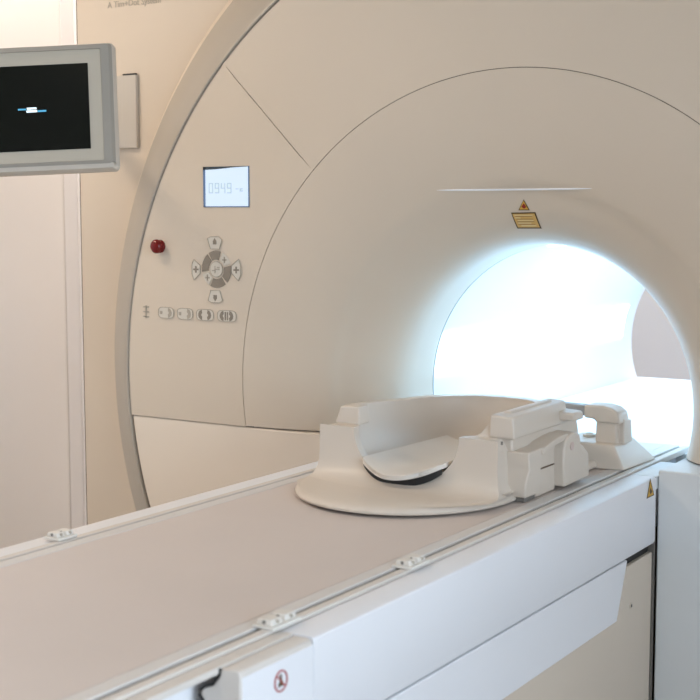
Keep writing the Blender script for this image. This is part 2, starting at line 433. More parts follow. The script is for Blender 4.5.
# row of oval keys
for i, (cx, wd) in enumerate(((146.3, .0), (166.5, .048), (185.5, .048), (205.5, .052), (227.3, .056))):
    c = atY(cx, 311.5 + i * 1.15, FY)
    if wd == 0:
        bm = bmesh.new()
        for k in range(3): box(bm, c.x - .009, c.x + .009, FY - .0015, FY - .0002, c.z + .012 - k * .012 - .002, c.z + .012 - k * .012 + .001)
        box(bm, c.x - .002, c.x + .002, FY - .0015, FY - .0002, c.z - .015, c.z + .015)
        link('printed_symbol', bm, 'ink', sc); continue
    pts = []
    for k in range(24):
        a = 2 * pi * k / 24; pts.append((c.x + wd / 2 * (1 if cos(a) > 0 else -1) * abs(cos(a)) ** .5, KY, c.z + .0135 * (1 if sin(a) > 0 else -1) * abs(sin(a)) ** .55))
    bm = bmesh.new(); prism(bm, pts, (0, .002, 0)); k_ = link('oval_key', bm, 'keylight', sc, bevel=.0006, seg=1)
    bm = bmesh.new(); tube(bm, [(q[0], KY, q[2]) for q in pts], .0008, 6, True); link('key_rim', bm, 'keyline', k_)
    bm = bmesh.new()
    sector(bm, c.x + wd * .12, c.z, .004, .0125, -80, 80, KY - .0008, KY, 6)
    if i > 2: sector(bm, c.x - wd * .15, c.z, .004, .0125, 100, 260, KY - .0008, KY, 6)
    if i in (1, 2): box(bm, c.x - wd * .40, c.x - wd * .25, KY - .0008, KY, c.z - .004, c.z + .004)
    if i == 4:
        box(bm, c.x - .006, c.x - .002, KY - .0008, KY, c.z - .010, c.z + .010); box(bm, c.x + .001, c.x + .004, KY - .0008, KY, c.z - .010, c.z + .010)
    link('key_symbol', bm, 'key' if i > 2 else 'keyline', k_)

# product writing on the side cover
def text(body, size, loc, rot, m, parent, name='lettering', ext=.0004):
    cu = bpy.data.curves.new(name, 'FONT'); cu.body = body; cu.size = size; cu.extrude = ext; cu.resolution_u = 3
    o = bpy.data.objects.new(name, cu); C.objects.link(o)
    dg = bpy.context.evaluated_depsgraph_get(); me = bpy.data.meshes.new_from_object(o.evaluated_get(dg))
    bpy.data.objects.remove(o); me.materials.clear(); me.materials.append(M[m])
    q = bpy.data.objects.new(name, me); C.objects.link(q); q.location = loc; q.rotation_euler = rot
    if parent is not None:
        q.parent = parent; q.matrix_parent_inverse = parent.matrix_basis.inverted()
    return q
p = atY(107.5, 8.3, BY - .001)
text('A Tim+Dot System', .0235, p, (pi / 2, 0, 0), 'ink', sc)

# warning stickers on the funnel
def fun_y(x, z):
    r = sqrt(x * x + (z - CZ) ** 2)
    for _ in range(8): r = sqrt(x * x + (z - czr(r)) ** 2)
    for (ra, ya_), (rb_, yb_) in zip(FUN, FUN[1:]):
        if ra <= r <= rb_ and rb_ > ra: return ya_ + (yb_ - ya_) * (r - ra) / (rb_ - ra) + ledge(x, z)
    return 2.574
def fun_pt(px, py, off=.0008):
    y = 2.65
    for _ in range(30):
        p = atY(px, py, y); y = fun_y(p.x, p.z)
    p = atY(px, py, y); return Vector((p.x, p.y - off, p.z))
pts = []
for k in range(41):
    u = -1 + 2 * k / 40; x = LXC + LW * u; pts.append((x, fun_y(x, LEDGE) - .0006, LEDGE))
bm = bmesh.new(); tube(bm, pts, [.0003 + .0019 * (1 - (-1 + 2 * k / 40) ** 6) for k in range(41)], 10); link('ledge_highlight', bm, 'trim_light', sc, smooth=True)  # pale lip puts the ledge's highlight into its colour
def patch(bm, corners, n=6, off=.0008):
    # corners px TL,TR,BR,BL mapped to the funnel surface in real space
    tl, tr_, br, bl = [fun_pt(*c) for c in corners]
    rows = []
    for i in range(n + 1):
        v = i / n; row = []
        for j in range(n + 1):
            u = j / n
            q = (tl * (1 - u) + tr_ * u) * (1 - v) + (bl * (1 - u) + br * u) * v
            row.append((q.x, fun_y(q.x, q.z) - off, q.z))
        rows.append(row)
    grid(bm, rows)
bm = bmesh.new(); patch(bm, ((511.2, 212.6), (535.6, 212.2), (542, 228.6), (517.6, 228.6)))
st = link('warning_notice', bm, 'stickerdark', sc); st['label'] = 'orange notice sticker with dark border and lines of text'
bm = bmesh.new(); patch(bm, ((512.6, 213.9), (534.8, 213.5), (540.2, 227.4), (518.4, 227.4)), off=.0014)
link('notice_field', bm, 'orange', st)
bm = bmesh.new()
for i, (u0, u1) in enumerate(((.06, .9), (.05, .3), (.12, .85), (.1, .7), (.2, .88))):
    y = 214.8 + i * 2.6; sx = 512.6 + (y - 213.9) * .41
    patch(bm, ((sx + 22 * u0, y), (sx + 22 * u1, y), (sx + 22 * u1 + .4, y + 1.0), (sx + 22 * u0 + .4, y + 1.0)), 4, .0019)
link('notice_text', bm, 'stickerpale', st)
bm = bmesh.new()
for i in range(4):
    y = 216.2 + i * 2.6; sx = 512.6 + (y - 213.9) * .41
    patch(bm, ((sx + 2, y), (sx + 19, y), (sx + 19.2, y + .6), (sx + 2.2, y + .6)), 4, .0019)
link('notice_lines', bm, mat('brown print', (.38, .2, .06), .5), st)
def tri(bm, pts, off):
    v = [bm.verts.new(fun_pt(*q, off)) for q in pts]; bm.faces.new(v)
bm = bmesh.new(); tri(bm, ((523.9, 199.4), (530, 210.3), (518.6, 210.3)), .0012)
wt = link('warning_triangle', bm, 'stickerdark', sc); wt['label'] = 'small yellow warning triangle'
bm = bmesh.new(); tri(bm, ((523.9, 200.6), (528.9, 209.5), (519.8, 209.5)), .002); link('triangle_field', bm, 'yellow', wt)
bm = bmesh.new(); tri(bm, ((524.2, 203.4), (527, 207), (524.6, 208.8), (521.8, 206.8)), .0028); link('laser_symbol', bm, mat('dark red print', (.3, .02, .01), .5), wt)

# ------------------------------------------------------------------ patient table
tb = thing('patient_table', 'long pale patient table running into the lit tunnel, with white side panels', 'table', (0, 1.9, 0))
YA, YB = 0.35, 2.93
GX, EX, SX = .2625, .282, .3355      # groove, slab edge, side fascia
def xprofile(pts, y0_, y1_, name, m, parent, bevel=.0, seg=2):
    bm = bmesh.new(); prism(bm, [(x, y0_, T + z) for x, z in pts], (0, y1_ - y0_, 0)); return link(name, bm, m, parent, bevel=bevel, seg=seg)
# slightly dished tabletop between the grooves
W = GX - .030
pts = [(-W + .0, -.02)] + [(-W + 2 * W * k / 24, -.004 * (1 - ((k - 12) / 12) ** 2) ** 1.0) for k in range(25)] + [(W, -.02)]
xprofile(pts, YA, YB, 'tabletop', 'top', tb, bevel=.0015)
for s in (-1, 1):
    xs = sorted((s * (GX - .0295), s * (GX - .004)))
    xprofile([(xs[0], -.014), (xs[0], 0.0005), (xs[1], 0.0005), (xs[1], -.014)], YA, YB, 'edge_band', 'band', tb, bevel=.002, seg=3)
    xs = sorted((s * (GX + .004), s * EX))
    xprofile([(xs[0], -.014), (xs[0], 0.0), (xs[1], 0.0), (xs[1], -.014)], YA, YB, 'rail', 'rail', tb, bevel=.0025, seg=3)
    xs = sorted((s * (GX - .008), s * (GX + .007)))
    bm = bmesh.new(); box(bm, xs[0], xs[1], YA, YB, T - .0135, T - .004); link('groove', bm, 'groove', tb)
bm = bmesh.new(); box(bm, -.262, .262, YA, YB, T - .075, T - .014); link('table_core', bm, 'coolwhite', tb, bevel=.004)
# side fascias: upper panel flush, lower panel canted
YC, YD, YE = 1.203, 1.352, 2.569
for s in (-1, 1):
    bm = bmesh.new()
    pts = [(EX + .003, -.004), (SX - .006, -.004), (SX - .001, -.006), (SX, -.011), (SX, -.134), (SX - .003, -.139), (EX + .003, -.139)]
    P = [(s * x, YD + .002, T + z) for x, z in pts]
    if s < 0: P.reverse()
    prism(bm, P, (0, YE - YD - .001, 0)); link('side_panel', bm, 'coolwhite', tb, bevel=.0012)
    # end section
    P = [(s * x, YC, T + z) for x, z in [(.3075, -.005), (SX - .006, -.004), (SX - .001, -.006), (SX, -.011), (SX, -.30), (.266, -.30), (.268, -.08), (.270, -.064), (.276, -.056), (.282, -.048), (.277, -.042), (.278, -.036), (.284, -.031), (.297, -.026), (.300, -.021), (.306, -.014)]]
    wavy = P[6:] + P[:1]
    if s < 0: P = list(reversed(P))
    bm = bmesh.new(); prism(bm, P, (0, YD - YC - .002, 0)); link('end_panel', bm, 'rail', tb, bevel=.002)
    if s > 0:
        o = bpy.context.scene.collection.objects[-1]
    bm = bmesh.new(); tube(bm, [(q[0] - s * .0015, YC - .0005, q[2]) for q in [P2 for P2 in wavy]], .0018, 8); link('end_gasket', bm, 'black', tb)
    xs = sorted((s * (EX + .002), s * .3055)); bm = bmesh.new(); box(bm, xs[0], xs[1], YA, YD, T - .012, T - .003); link('outer_strip', bm, 'rail', tb, bevel=.0015)
    # cool white outer skin of the end section
    bm = bmesh.new(); xs = sorted((s * (SX - .0005), s * (SX + .0012)))
    box(bm, xs[0], xs[1], YC + .003, YD - .0015, T - .30, T - .012); link('end_skin', bm, 'coolwhite', tb, bevel=.0005)
    # lower panel
    yl0, yl1, yl2 = YC, atY(0, 0, 1).y, 0
    bm = bmesh.new(); x_t, x_b = SX - .001, SX - .0015
    prof_ = [(YD + .002, -.1415), (2.424, -.1415), (2.376, -.250), (YD + .002, -.252)]
    def lx(z): return x_t + (x_b - x_t) * (-.1415 - z) / .11
    A = [bm.verts.new((s * lx(z), y, T + z)) for y, z in prof_]; B = [bm.verts.new((s * .27, y, T + z)) for y, z in prof_]
    bm.faces.new(A); bm.faces.new(list(reversed(B)))
    for i in range(4): bm.faces.new((A[i], B[i], B[(i + 1) % 4], A[(i + 1) % 4]))
    link('lower_panel', bm, 'coolwhite', tb, bevel=.002)
# pedestal below
bm = bmesh.new()
P = [(1.62, -T + .002), (2.568, -T + .002), (2.568, -.157), (2.432, -.157), (2.384, -.2505), (1.62, -.2505)]
prism(bm, [(-.331, y, T + z) for y, z in P], (.662, 0, 0)); pd = link('pedestal', bm, 'pedestal', tb, bevel=.002)
for s in (-1, 1):
    xs = sorted((s * (EX + .003), s * SX)); bm = bmesh.new(); box(bm, xs[0], xs[1], 2.5705, 2.735, T - .03, T - .004); link('entry_ledge', bm, 'boxgrey', tb, bevel=.001)
bm = bmesh.new(); box(bm, -.255, .255, 1.45, 2.565, T - .252, T - .076)
for s in (-1, 1):
    xs = sorted((s * .26, s * .322)); bm = bmesh.new() if s > 0 else bm; box(bm, xs[0], xs[1], 2.35, 2.566, T - .25, T - .1395); link('inner_frame', bm, 'black', tb)
bm = bmesh.new(); box(bm, .26, .3345, 2.5695, 2.5750, .02, T - .012); link('end_seal', bm, 'groove', tb)
# screw in pedestal
ps = C0 + ray(630.5, 605.5) * ((.331 - CAMX) / ray(630.5, 605.5).x)
bm = bmesh.new(); rows = [[(.3312 + d, ps.y + r * cos(2 * pi * k / 16), ps.z + r * sin(2 * pi * k / 16)) for k in range(16)] for r, d in ((.006, 0), (.006, .0015), (.0035, .002))]
grid(bm, rows, True); sc_ = link('screw_cover', bm, 'plastic', tb, smooth=True)
bm = bmesh.new(); rows = [[(.3335, ps.y + r * cos(2 * pi * k / 12), ps.z + r * sin(2 * pi * k / 12)) for k in range(12)] for r in (.0033, .0001)]
grid(bm, rows, True); link('screw', bm, 'black', sc_)
# yellow warning triangle on side panel, red no-step symbol on the end section
def side_pt(px, py, x): r = ray(px, py); return C0 + r * ((x - CAMX) / r.x)
bm = bmesh.new()
bm.faces.new([bm.verts.new(side_pt(*q, SX + .0006)) for q in ((650.3, 478), (654.3, 495), (646.6, 498.8))])
yt = link('warning_triangle', bm, 'stickerdark', tb); yt['label'] = 'narrow yellow warning triangle'
bm = bmesh.new(); bm.faces.new([bm.verts.new(side_pt(*q, SX + .0011)) for q in ((650.4, 480.2), (653.6, 494.4), (647.6, 497.2))]); link('triangle_field', bm, 'yellow', yt)
bm = bmesh.new(); bm.faces.new([bm.verts.new(side_pt(*q, SX + .0016)) for q in ((650.7, 487.5), (652.3, 491.5), (650.6, 494.6), (649.5, 491))]); link('triangle_symbol', bm, 'stickerdark', yt)
cc = side_pt(281, 681, SX + .002); n = 30
e1 = side_pt(281, 670, SX + .002) - cc; e2 = side_pt(287, 678.6, SX + .002) - cc
rr = .0125
bm = bmesh.new(); tube(bm, [(cc.x, cc.y + rr * cos(2 * pi * k / n), cc.z + rr * sin(2 * pi * k / n)) for k in range(n)], .0011, 6, True)
tube(bm, [(cc.x, cc.y - rr * .7, cc.z + rr * .7), (cc.x, cc.y + rr * .7, cc.z - rr * .7)], .0009, 6)
ns = link('prohibition_sign', bm, 'redprint', tb); ns['label'] = 'round red prohibition symbol'
bm = bmesh.new(); P = [(-.002, .008), (.002, .008), (.0025, .001), (.006, -.004), (.007, -.007), (-.001, -.006), (-.004, -.008), (-.005, -.004), (-.002, 0)]
prism(bm, [(cc.x - .0006, cc.y + a, cc.z + b) for a, b in P], (.0006, 0, 0)); link('boot_symbol', bm, 'stickerdark', ns)

# ------------------------------------------------------------------ rail clips
def clip(x, y, label, L=.075, side=1):
    t = thing('rail_clip', label, 'clip', (x, y, T), 'clips on the table rails')
    bm = bmesh.new(); box(bm, x - .016, x + .018, y - L / 2, y + L / 2, T + .0004, T + .005); link('clip_base', bm, 'clip', t, bevel=.0012)
    for k in (-1, 1):
        bm = bmesh.new(); yy = y + k * L * .24
        hexa(bm, [(x - .013, yy - L * .2, T + .005), (x + .014, yy - L * .2, T + .005), (x - .013, yy + L * .2, T + .005), (x + .014, yy + L * .2, T + .005),
                  (x - .009, yy - L * .17, T + .012), (x + .010, yy - L * .17, T + .012), (x - .009, yy + L * .17, T + .012), (x + .010, yy + L * .17, T + .012)])
        bl = link('clip_block', bm, 'clip', t, bevel=.0015)
        bm = bmesh.new(); tube(bm, [(x + .0135, yy, T + .0085), (x + .006, yy, T + .0085)], .0026, 10); link('clip_hole', bm, 'ink', bl)
        bm = bmesh.new(); tube(bm, [(x, yy - L * .196, T + .0085), (x, yy - L * .15, T + .0085)], .0026, 10); link('end_hole', bm, 'groove', bl)
    return t
clip(.270, 1.365, 'small cream clip on the near table rail directly above the red prohibition symbol', .062)
clip(.270, 1.705, 'small cream clip on the near table rail midway between red symbol and head coil', .055)
clip(-.290, 1.55, 'small pale clip on the far table rail beside the white wall at left', .042)

# ------------------------------------------------------------------ head coil
hc = thing('head_coil', 'cream bowl-shaped head coil with a notched front and curved pad on the tabletop', 'head coil', (0, 2.3, T))
# base plate with round nose
def nose(sx, yf, yb, z, n=40):
    pts = []
    y0_ = 2.17
    for k in range(n + 1):
        a = pi + pi * k / n
        pts.append((sx * cos(a), y0_ + (y0_ - yf) * sin(a), z))
    pts += [(sx, yb, z), (-sx, yb, z)]
    return pts
rows = [nose(.203, 1.955, 2.60, T + .0008), nose(.209, 1.947, 2.60, T + .003), nose(.2105, 1.946, 2.60, T + .007), nose(.209, 1.948, 2.60, T + .011), nose(.2045, 1.955, 2.60, T + .0145), nose(.198, 1.966, 2.60, T + .0165), nose(.17, 2.00, 2.58, T + .0172), nose(.02, 2.12, 2.5, T + .0172)]
bm = bmesh.new(); vs = grid(bm, rows, True); bm.faces.new(vs[0]); bm.faces.new(vs[-1])
link('base_plate', bm, 'coil', hc, smooth=True)

HT, IW, OW, YF, YBK, PE = .117, .112, .190, 2.142, 2.545, 2.2
QF = 5.0
def sm(a, b, v):
    t = min(1, max(0, (v - a) / (b - a))); return t * t * (3 - 2 * t)
ZN = .027
def useq(u, p=PE): return (1 - min(1, abs(u)) ** p) ** (1 / p)
US = []
for k in range(61):
    US.append(sin(-pi / 2 + pi * k / 60))
def Uz(x):
    return HT if abs(x) >= IW else HT - (HT - ZN) * useq(x / IW)
def yw(x, z):
    q = min(1, abs(x) / .2085); yn = 2.17 - .205 * sqrt(1 - q * q)
    zn = min(1, max(0, (z - .0160) / (HT - .0160)))
    return yn + (YF - yn) * (1 - (1 - zn) ** QF) ** (1 / QF)
xsn = [IW * u for u in US]
xsn = [-OW * (1 - (1 - IW / OW) * k / 24) for k in range(24)] + xsn
xsn += [-x for x in reversed(xsn[:24])]
rows = []
NS = 36
for i in range(NS + 1):
    t = i / NS; row = []
    for j, x in enumerate(xsn):
        zt = Uz(x); zz = .0160 + (zt - .0160) * t ** 2.2
        k = (1 - (zz - .0160) / (HT - .0160)) ** 6
        xo = x * (1 + .07 * k * (abs(x) / OW) ** 2)
        p = (xo, yw(x, zz), T + zz)
        if j == 0: row.append((p[0], YF + .012, p[2]))
        row.append(p)
        if j == len(xsn) - 1: row.append((p[0], YF + .012, p[2]))
    rows.append(row)
front_rows = rows
bm = bmesh.new(); vs = grid(bm, front_rows)
bmesh.ops.translate(bm, verts=bm.verts, vec=(.006, 0, -.001)); link('front_wall', bm, 'coil', hc, smooth=True)
def in_hw(y):
    t = (y - YF) / (YBK - YF)
    if t >= 1: return 0
    if t < .35: return IW + .046 * sm(.05, .13, t)
    q = (t - .35) / .65
    return .158 * (1 - q ** 2.4) ** (1 / 2.4)
def rimz(y): return HT + .031 * sm(2.176, 2.190, y) - .012 * sm(2.20, 2.42, y)
ys = [YF, 2.15, 2.16, 2.17, 2.176, 2.180, 2.184, 2.188, 2.192, 2.20, 2.22, 2.24, 2.26, 2.29, 2.32, 2.36, 2.40, 2.44, 2.47, 2.49, 2.51, 2.525, 2.535, 2.541, YBK]
def dep(y):
    f = 1 if y < 2.3 else max(.02, (1 - ((y - 2.3) / (YBK - 2.3)) ** 2.6) ** (1 / 2.0))
    return (rimz(y) - ZN + .002 * sm(YF, 2.2, y)) * f
rows = []
for y in ys:
    hw = max(in_hw(y), .0008); row = []
    t = (y - YF) / (YBK - YF)
    for u in US:
        d = useq(u)
        z = rimz(y) - dep(y) * d
        yt = yw(IW * u, HT - (HT - ZN) * d)
        row.append((hw * u, y + (yt - YF) * (1 - t) ** 3, T + z))
    rows.append(row)
bowl_rows = rows
bm = bmesh.new(); grid(bm, rows)
bmesh.ops.translate(bm, verts=bm.verts, vec=(.006, 0, -.001)); link('inner_bowl', bm, 'coil', hc, smooth=True)
def loop_in():
    L = [(max(in_hw(y), .0008), y, T + rimz(y)) for y in ys]
    return L + [(-x, y, z) for x, y, z in reversed(L)]
def out_hw(y):
    t = (y - YF) / (2.585 - YF)
    if t <= .4: return OW
    q = (t - .4) / .6
    return OW * (1 - q ** 2.6) ** (1 / 2.6) if q < 1 else 0.0008
def loop_out(dz, inset, fl):
    L = []
    for i, y in enumerate(ys):
        yy = YF + (y - YF) * (2.585 - YF) / (YBK - YF)
        zz = T + fl if fl is not None else T + rimz(y) + dz
        L.append((max(out_hw(yy) - inset, .0006), yy - (inset * .8 if i > len(ys) - 6 else 0), zz))
    return L + [(-x, y, z) for x, y, z in reversed(L)]
rows = [loop_in(), loop_out(0, .020, None), loop_out(-.002, .0165, None), loop_out(-.006, .015, None), loop_out(0, .001, .095), loop_out(0, .001, .06), loop_out(0, -.003, .035), loop_out(0, -.010, .0225), loop_out(0, -.015, .021)]
bm = bmesh.new(); grid(bm, rows)
bmesh.ops.translate(bm, verts=bm.verts, vec=(.006, 0, -.001)); link('outer_shell', bm, 'coil', hc, smooth=True)
# curved pad lying in the bowl
def bowlz(x, y):
    hw = max(in_hw(y), .02); return rimz(y) * 1 - dep(y) * useq(x / hw) if y >= YF else HT - (HT - ZN) * useq(x / IW)
PC = .006
def pad_point(u, t):
    c = min(1, (t + .012) / .10); hw = .089 * sqrt(max(0, 1 - (1 - c) ** 2.4)) - .01 * t
    x = PC + hw * u
    y = 2.090 + .36 * t + .022 * abs(u) ** 2.5 * (1 - t)
    z = .0455 + .020 * abs(x / .089) ** 2.0 + .002 * t - .003 * (1 - min(1, t / .06)) ** 2
    return (x, y, T + z)
rows = [[pad_point(-1 + 2 * k / 40, (i / 30) ** 1.5) for k in range(41)] for i in range(31)]
bm = bmesh.new(); grid(bm, rows)
low = [[(x, y + (.002 if i == 0 else 0), z - .0085) for x, y, z in r] for i, r in enumerate(rows)]
grid(bm, low)
for r in (0, -1): grid(bm, [rows[r], low[r]])
grid(bm, [[r[0] for r in rows], [r[0] for r in low]]); grid(bm, [[r[-1] for r in rows], [r[-1] for r in low]])
o = link('head_pad', bm, 'pad', hc, bevel=.003, seg=3)
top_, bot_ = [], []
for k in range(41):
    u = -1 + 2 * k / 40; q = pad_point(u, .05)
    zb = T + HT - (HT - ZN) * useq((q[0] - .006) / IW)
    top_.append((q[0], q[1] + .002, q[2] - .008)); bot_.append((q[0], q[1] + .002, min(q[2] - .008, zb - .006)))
bm = bmesh.new(); grid(bm, [top_, bot_]); link('pad_gap_shade', bm, 'black', hc)  # black sheet paints the shade in the slot under the pad

def hexprism(P, xa, xb):
    bm = bmesh.new(); n = len(P)
    A = [bm.verts.new((xa, y, T + z)) for y, z in P]; B = [bm.verts.new((xb[i] if isinstance(xb, (list, tuple)) else xb, y, T + z)) for i, (y, z) in enumerate(P)]
    bm.faces.new(A); bm.faces.new(list(reversed(B)))
    for i in range(n): bm.faces.new((A[i], B[i], B[(i + 1) % n], A[(i + 1) % n]))
    return bm
# latch rail on the right rim
bm = bmesh.new()
hexa(bm, [(.160, 2.176, T + .115), (.213, 2.176, T + .115), (.160, 2.42, T + .115), (.211, 2.42, T + .115),
          (.163, 2.176, T + .157), (.209, 2.176, T + .155), (.168, 2.42, T + .160), (.203, 2.42, T + .158)])
lr = link('latch_rail', bm, 'coil', hc, bevel=.004, seg=3)
bm = bmesh.new(); hexa(bm, [(.170, 2.21, T + .154), (.190, 2.21, T + .154), (.174, 2.39, T + .156), (.192, 2.39, T + .156), (.174, 2.215, T + .160), (.186, 2.215, T + .160), (.177, 2.385, T + .163), (.188, 2.385, T + .163)])
link('latch_ridge', bm, 'coil', lr, bevel=.002)
bm = bmesh.new(); hexa(bm, [(-.172, 2.176, T + .114), (-.116, 2.176, T + .114), (-.172, 2.215, T + .114), (-.116, 2.215, T + .114),
          (-.160, 2.179, T + .148), (-.118, 2.179, T + .150), (-.160, 2.215, T + .148), (-.118, 2.215, T + .150)])
link('latch_block', bm, 'coil', hc, bevel=.003, seg=3)
bm = bmesh.new(); tube(bm, [(.1905, 2.165, T + .109), (.1935, 2.165, T + .109)], .0035, 10); link('screw', bm, 'groove', hc)
bm = bmesh.new(); hexa(bm, [(.17, 2.185, T + .07), (.206, 2.185, T + .07), (.17, 2.47, T + .07), (.214, 2.47, T + .07), (.17, 2.185, T + .118), (.203, 2.185, T + .118), (.17, 2.46, T + .128), (.210, 2.46, T + .126)])
link('side_body', bm, 'coil', hc, bevel=.004, seg=3)
bm = bmesh.new(); hexa(bm, [(.185, 2.38, T + .124), (.241, 2.38, T + .124), (.185, 2.425, T + .124), (.241, 2.425, T + .124), (.185, 2.38, T + .142), (.238, 2.38, T + .139), (.185, 2.425, T + .143), (.238, 2.425, T + .140)])
link('rear_tab', bm, 'coil', hc, bevel=.004, seg=2)
sb = link('socket_block', hexprism([(2.182, .010), (2.178, .035), (2.186, .060), (2.180, .093), (2.240, .095), (2.238, .010)], .17, (.232, .234, .238, .239, .238, .234)), 'coil', hc, bevel=.003, seg=3)
bm = bmesh.new(); box(bm, .192, .226, 2.19, 2.235, T + .0008, T + .012); link('block_foot', bm, 'groove', sb)
bm = bmesh.new(); box(bm, .17, .226, 2.24, 2.325, T + .0008, T + .093); lk = link('socket_link', bm, 'coil', hc, bevel=.003)
bm = bmesh.new(); box(bm, .19, .2272, 2.255, 2.32, T + .050, T + .0525); link('link_seam', bm, 'stickerdark', lk)
lb = link('latch_handle', hexprism([(2.322, .008), (2.318, .055), (2.319, .080), (2.326, .095), (2.340, .103), (2.365, .107), (2.385, .104), (2.394, .093), (2.396, .080), (2.410, .074), (2.436, .056), (2.442, .010)], .17, .247), 'coil', hc, bevel=.004, seg=3)
bm = bmesh.new(); tube(bm, [(.2465, 2.352, T + .082), (.2485, 2.352, T + .082)], .008, 14); link('handle_button', bm, 'redtint', lb)
lb2 = link('latch_bridge', hexprism([(2.236, .082), (2.236, .094), (2.27, .101), (2.31, .106), (2.345, .107), (2.345, .096), (2.31, .094), (2.27, .090)], .195, .243), 'coil', hc, bevel=.002)
# ------------------------------------------------------------------ cable coupling behind the coil
cp = thing('cable_coupling', 'cream coupling post on a wedge-shaped foot with a sideways grey plug, behind the head coil', 'connector', (.2, 2.64, T))
bm = bmesh.new()
hexa(bm, [(.10, 2.555, T + .0006), (.268, 2.570, T + .0006), (.10, 2.735, T + .0006), (.277, 2.735, T + .0006),
          (.12, 2.590, T + .048), (.236, 2.590, T + .048), (.12, 2.70, T + .050), (.236, 2.70, T + .050)])
link('foot', bm, 'coil', cp, bevel=.004, seg=3)
bm = bmesh.new(); hexa(bm, [(.188, 2.61, T + .045), (.235, 2.61, T + .045), (.188, 2.672, T + .045), (.235, 2.672, T + .045), (.188, 2.613, T + .100), (.232, 2.613, T + .100), (.188, 2.655, T + .098), (.232, 2.655, T + .098)])
link('post', bm, 'coil', cp, bevel=.004, seg=3)
bm = bmesh.new(); hexa(bm, [(.222, 2.625, T + .045), (.246, 2.625, T + .045), (.222, 2.672, T + .045), (.246, 2.672, T + .045), (.222, 2.63, T + .098), (.243, 2.63, T + .097), (.222, 2.672, T + .094), (.243, 2.672, T + .092)])
link('post_side', bm, 'coil', cp, bevel=.003, seg=2)
bm = bmesh.new()
P = [(.163, .096), (.163, .123), (.205, .124), (.225, .119), (.238, .110), (.242, .088), (.19, .088), (.184, .095)]
prism(bm, [(x, 2.608, T + z) for x, z in P], (0, .055, 0)); link('elbow', bm, 'coil', cp, bevel=.006, seg=3)
bm = bmesh.new()
hexa(bm, [(.075, 2.622, T + .113), (.165, 2.614, T + .098), (.075, 2.645, T + .113), (.165, 2.652, T + .098), (.075, 2.622, T + .122), (.165, 2.614, T + .120), (.075, 2.645, T + .122), (.165, 2.652, T + .120)])
o = link('plug', bm, 'plug', cp, bevel=.004, seg=3); o['label'] = 'grey tapered plug'
bm = bmesh.new(); rows = [[(.155 + r * cos(2 * pi * k / 20), 2.66 + r * sin(2 * pi * k / 20), T + z) for k in range(20)] for r, z in ((.014, .0495), (.014, .054), (.009, .056), (.005, .053), (.0005, .053))]
grid(bm, rows, True); link('cap', bm, 'clip', cp, smooth=True)

# ------------------------------------------------------------------ monitor on scanner side cover
MD = 2.93   # forward distance of the screen's right edge
a_ = atD(88, 63.2, MD); b_ = atD(91.3, 148.7, MD); c_ = atD(0, 67.4, MD * 1.0027)
ez = (a_ - b_); mh = ez.length; ez.normalize()
ex = (a_ - c_); ex = (ex - ex.dot(ez) * ez).normalized(); ey = ez.cross(ex)     # ey points away from the viewer
mo = thing('monitor', 'small flat monitor with grey frame and black screen, at the left edge', 'monitor', tuple(b_ + ex * -.14))
mm4 = Matrix(((ex.x, ey.x, ez.x, b_.x), (ex.y, ey.y, ez.y, b_.y), (ex.z, ey.z, ez.z, b_.z), (0, 0, 0, 1)))
def mbm(bm): bmesh.ops.transform(bm, matrix=mm4, verts=bm.verts); return bm
k_ = mh / 85.6     # metres per pixel on the screen
SWd = mh * 1.55
def rrect(x0, x1, z0, z1, r, y, n=6):
    pts = []
    for cx, cz, a0 in ((x1 - r, z1 - r, 0), (x0 + r, z1 - r, 90), (x0 + r, z0 + r, 180), (x1 - r, z0 + r, 270)):
        for i in range(n + 1):
            a = radians(a0 + 90 * i / n); pts.append((cx + r * cos(a), y, cz + r * sin(a)))
    return pts
xr = 25.5 * k_; xl = -SWd - 25.5 * k_; zb = -22.3 * k_; zt_ = mh + 20.5 * k_
bm = bmesh.new()
L = [rrect(xl - .000, xr, zb, zt_, 5 * k_, .030), rrect(xl, xr, zb, zt_, 5 * k_, .012), rrect(xl + 1.5 * k_, xr - 1.5 * k_, zb + 1.5 * k_, zt_ - 1 * k_, 4 * k_, .004)]
grid(bm, L, True); link('rim', mbm(bm), 'mback', mo, smooth=True)
bm = bmesh.new()
L = [rrect(xl + 1.5 * k_, xr - 1.5 * k_, zb + 6 * k_, zt_ - 1 * k_, 4 * k_, .004), rrect(xl + 4 * k_, xr - 4 * k_, zb + 7 * k_, zt_ - 2 * k_, 4 * k_, -.004), rrect(xl + 12 * k_, xr - 12 * k_, zb + 10 * k_, zt_ - 6.5 * k_, 2 * k_, -.006), rrect(xl + 13 * k_, xr - 13 * k_, zb + 11 * k_, zt_ - 7 * k_, 1.5 * k_, -.002)]
grid(bm, L, True); link('frame', mbm(bm), 'frame', mo, smooth=True)
bm = bmesh.new(); L = [rrect(xl + 1.5 * k_, xr - 1.5 * k_, zb + 1.5 * k_, zb + 8 * k_, 3 * k_, .0035), rrect(xl + 3 * k_, xr - 3 * k_, zb + 2.5 * k_, zb + 8 * k_, 2.5 * k_, -.003)]
vs = grid(bm, L, True); bm.faces.new(vs[-1]); link('lower_lip', mbm(bm), 'mback', mo, smooth=True)
bm = bmesh.new(); v = [bm.verts.new(p) for p in rrect(xl + 12 * k_, xr - 12 * k_, zb + 8 * k_, zt_ - 6.5 * k_, 2 * k_, -.003)]; bm.faces.new(v)
link('bezel', mbm(bm), 'facia', mo)
bm = bmesh.new(); box(bm, -SWd, 0, -.0042, -.0032, 0, mh); scr = link('screen', mbm(bm), 'screen', mo)
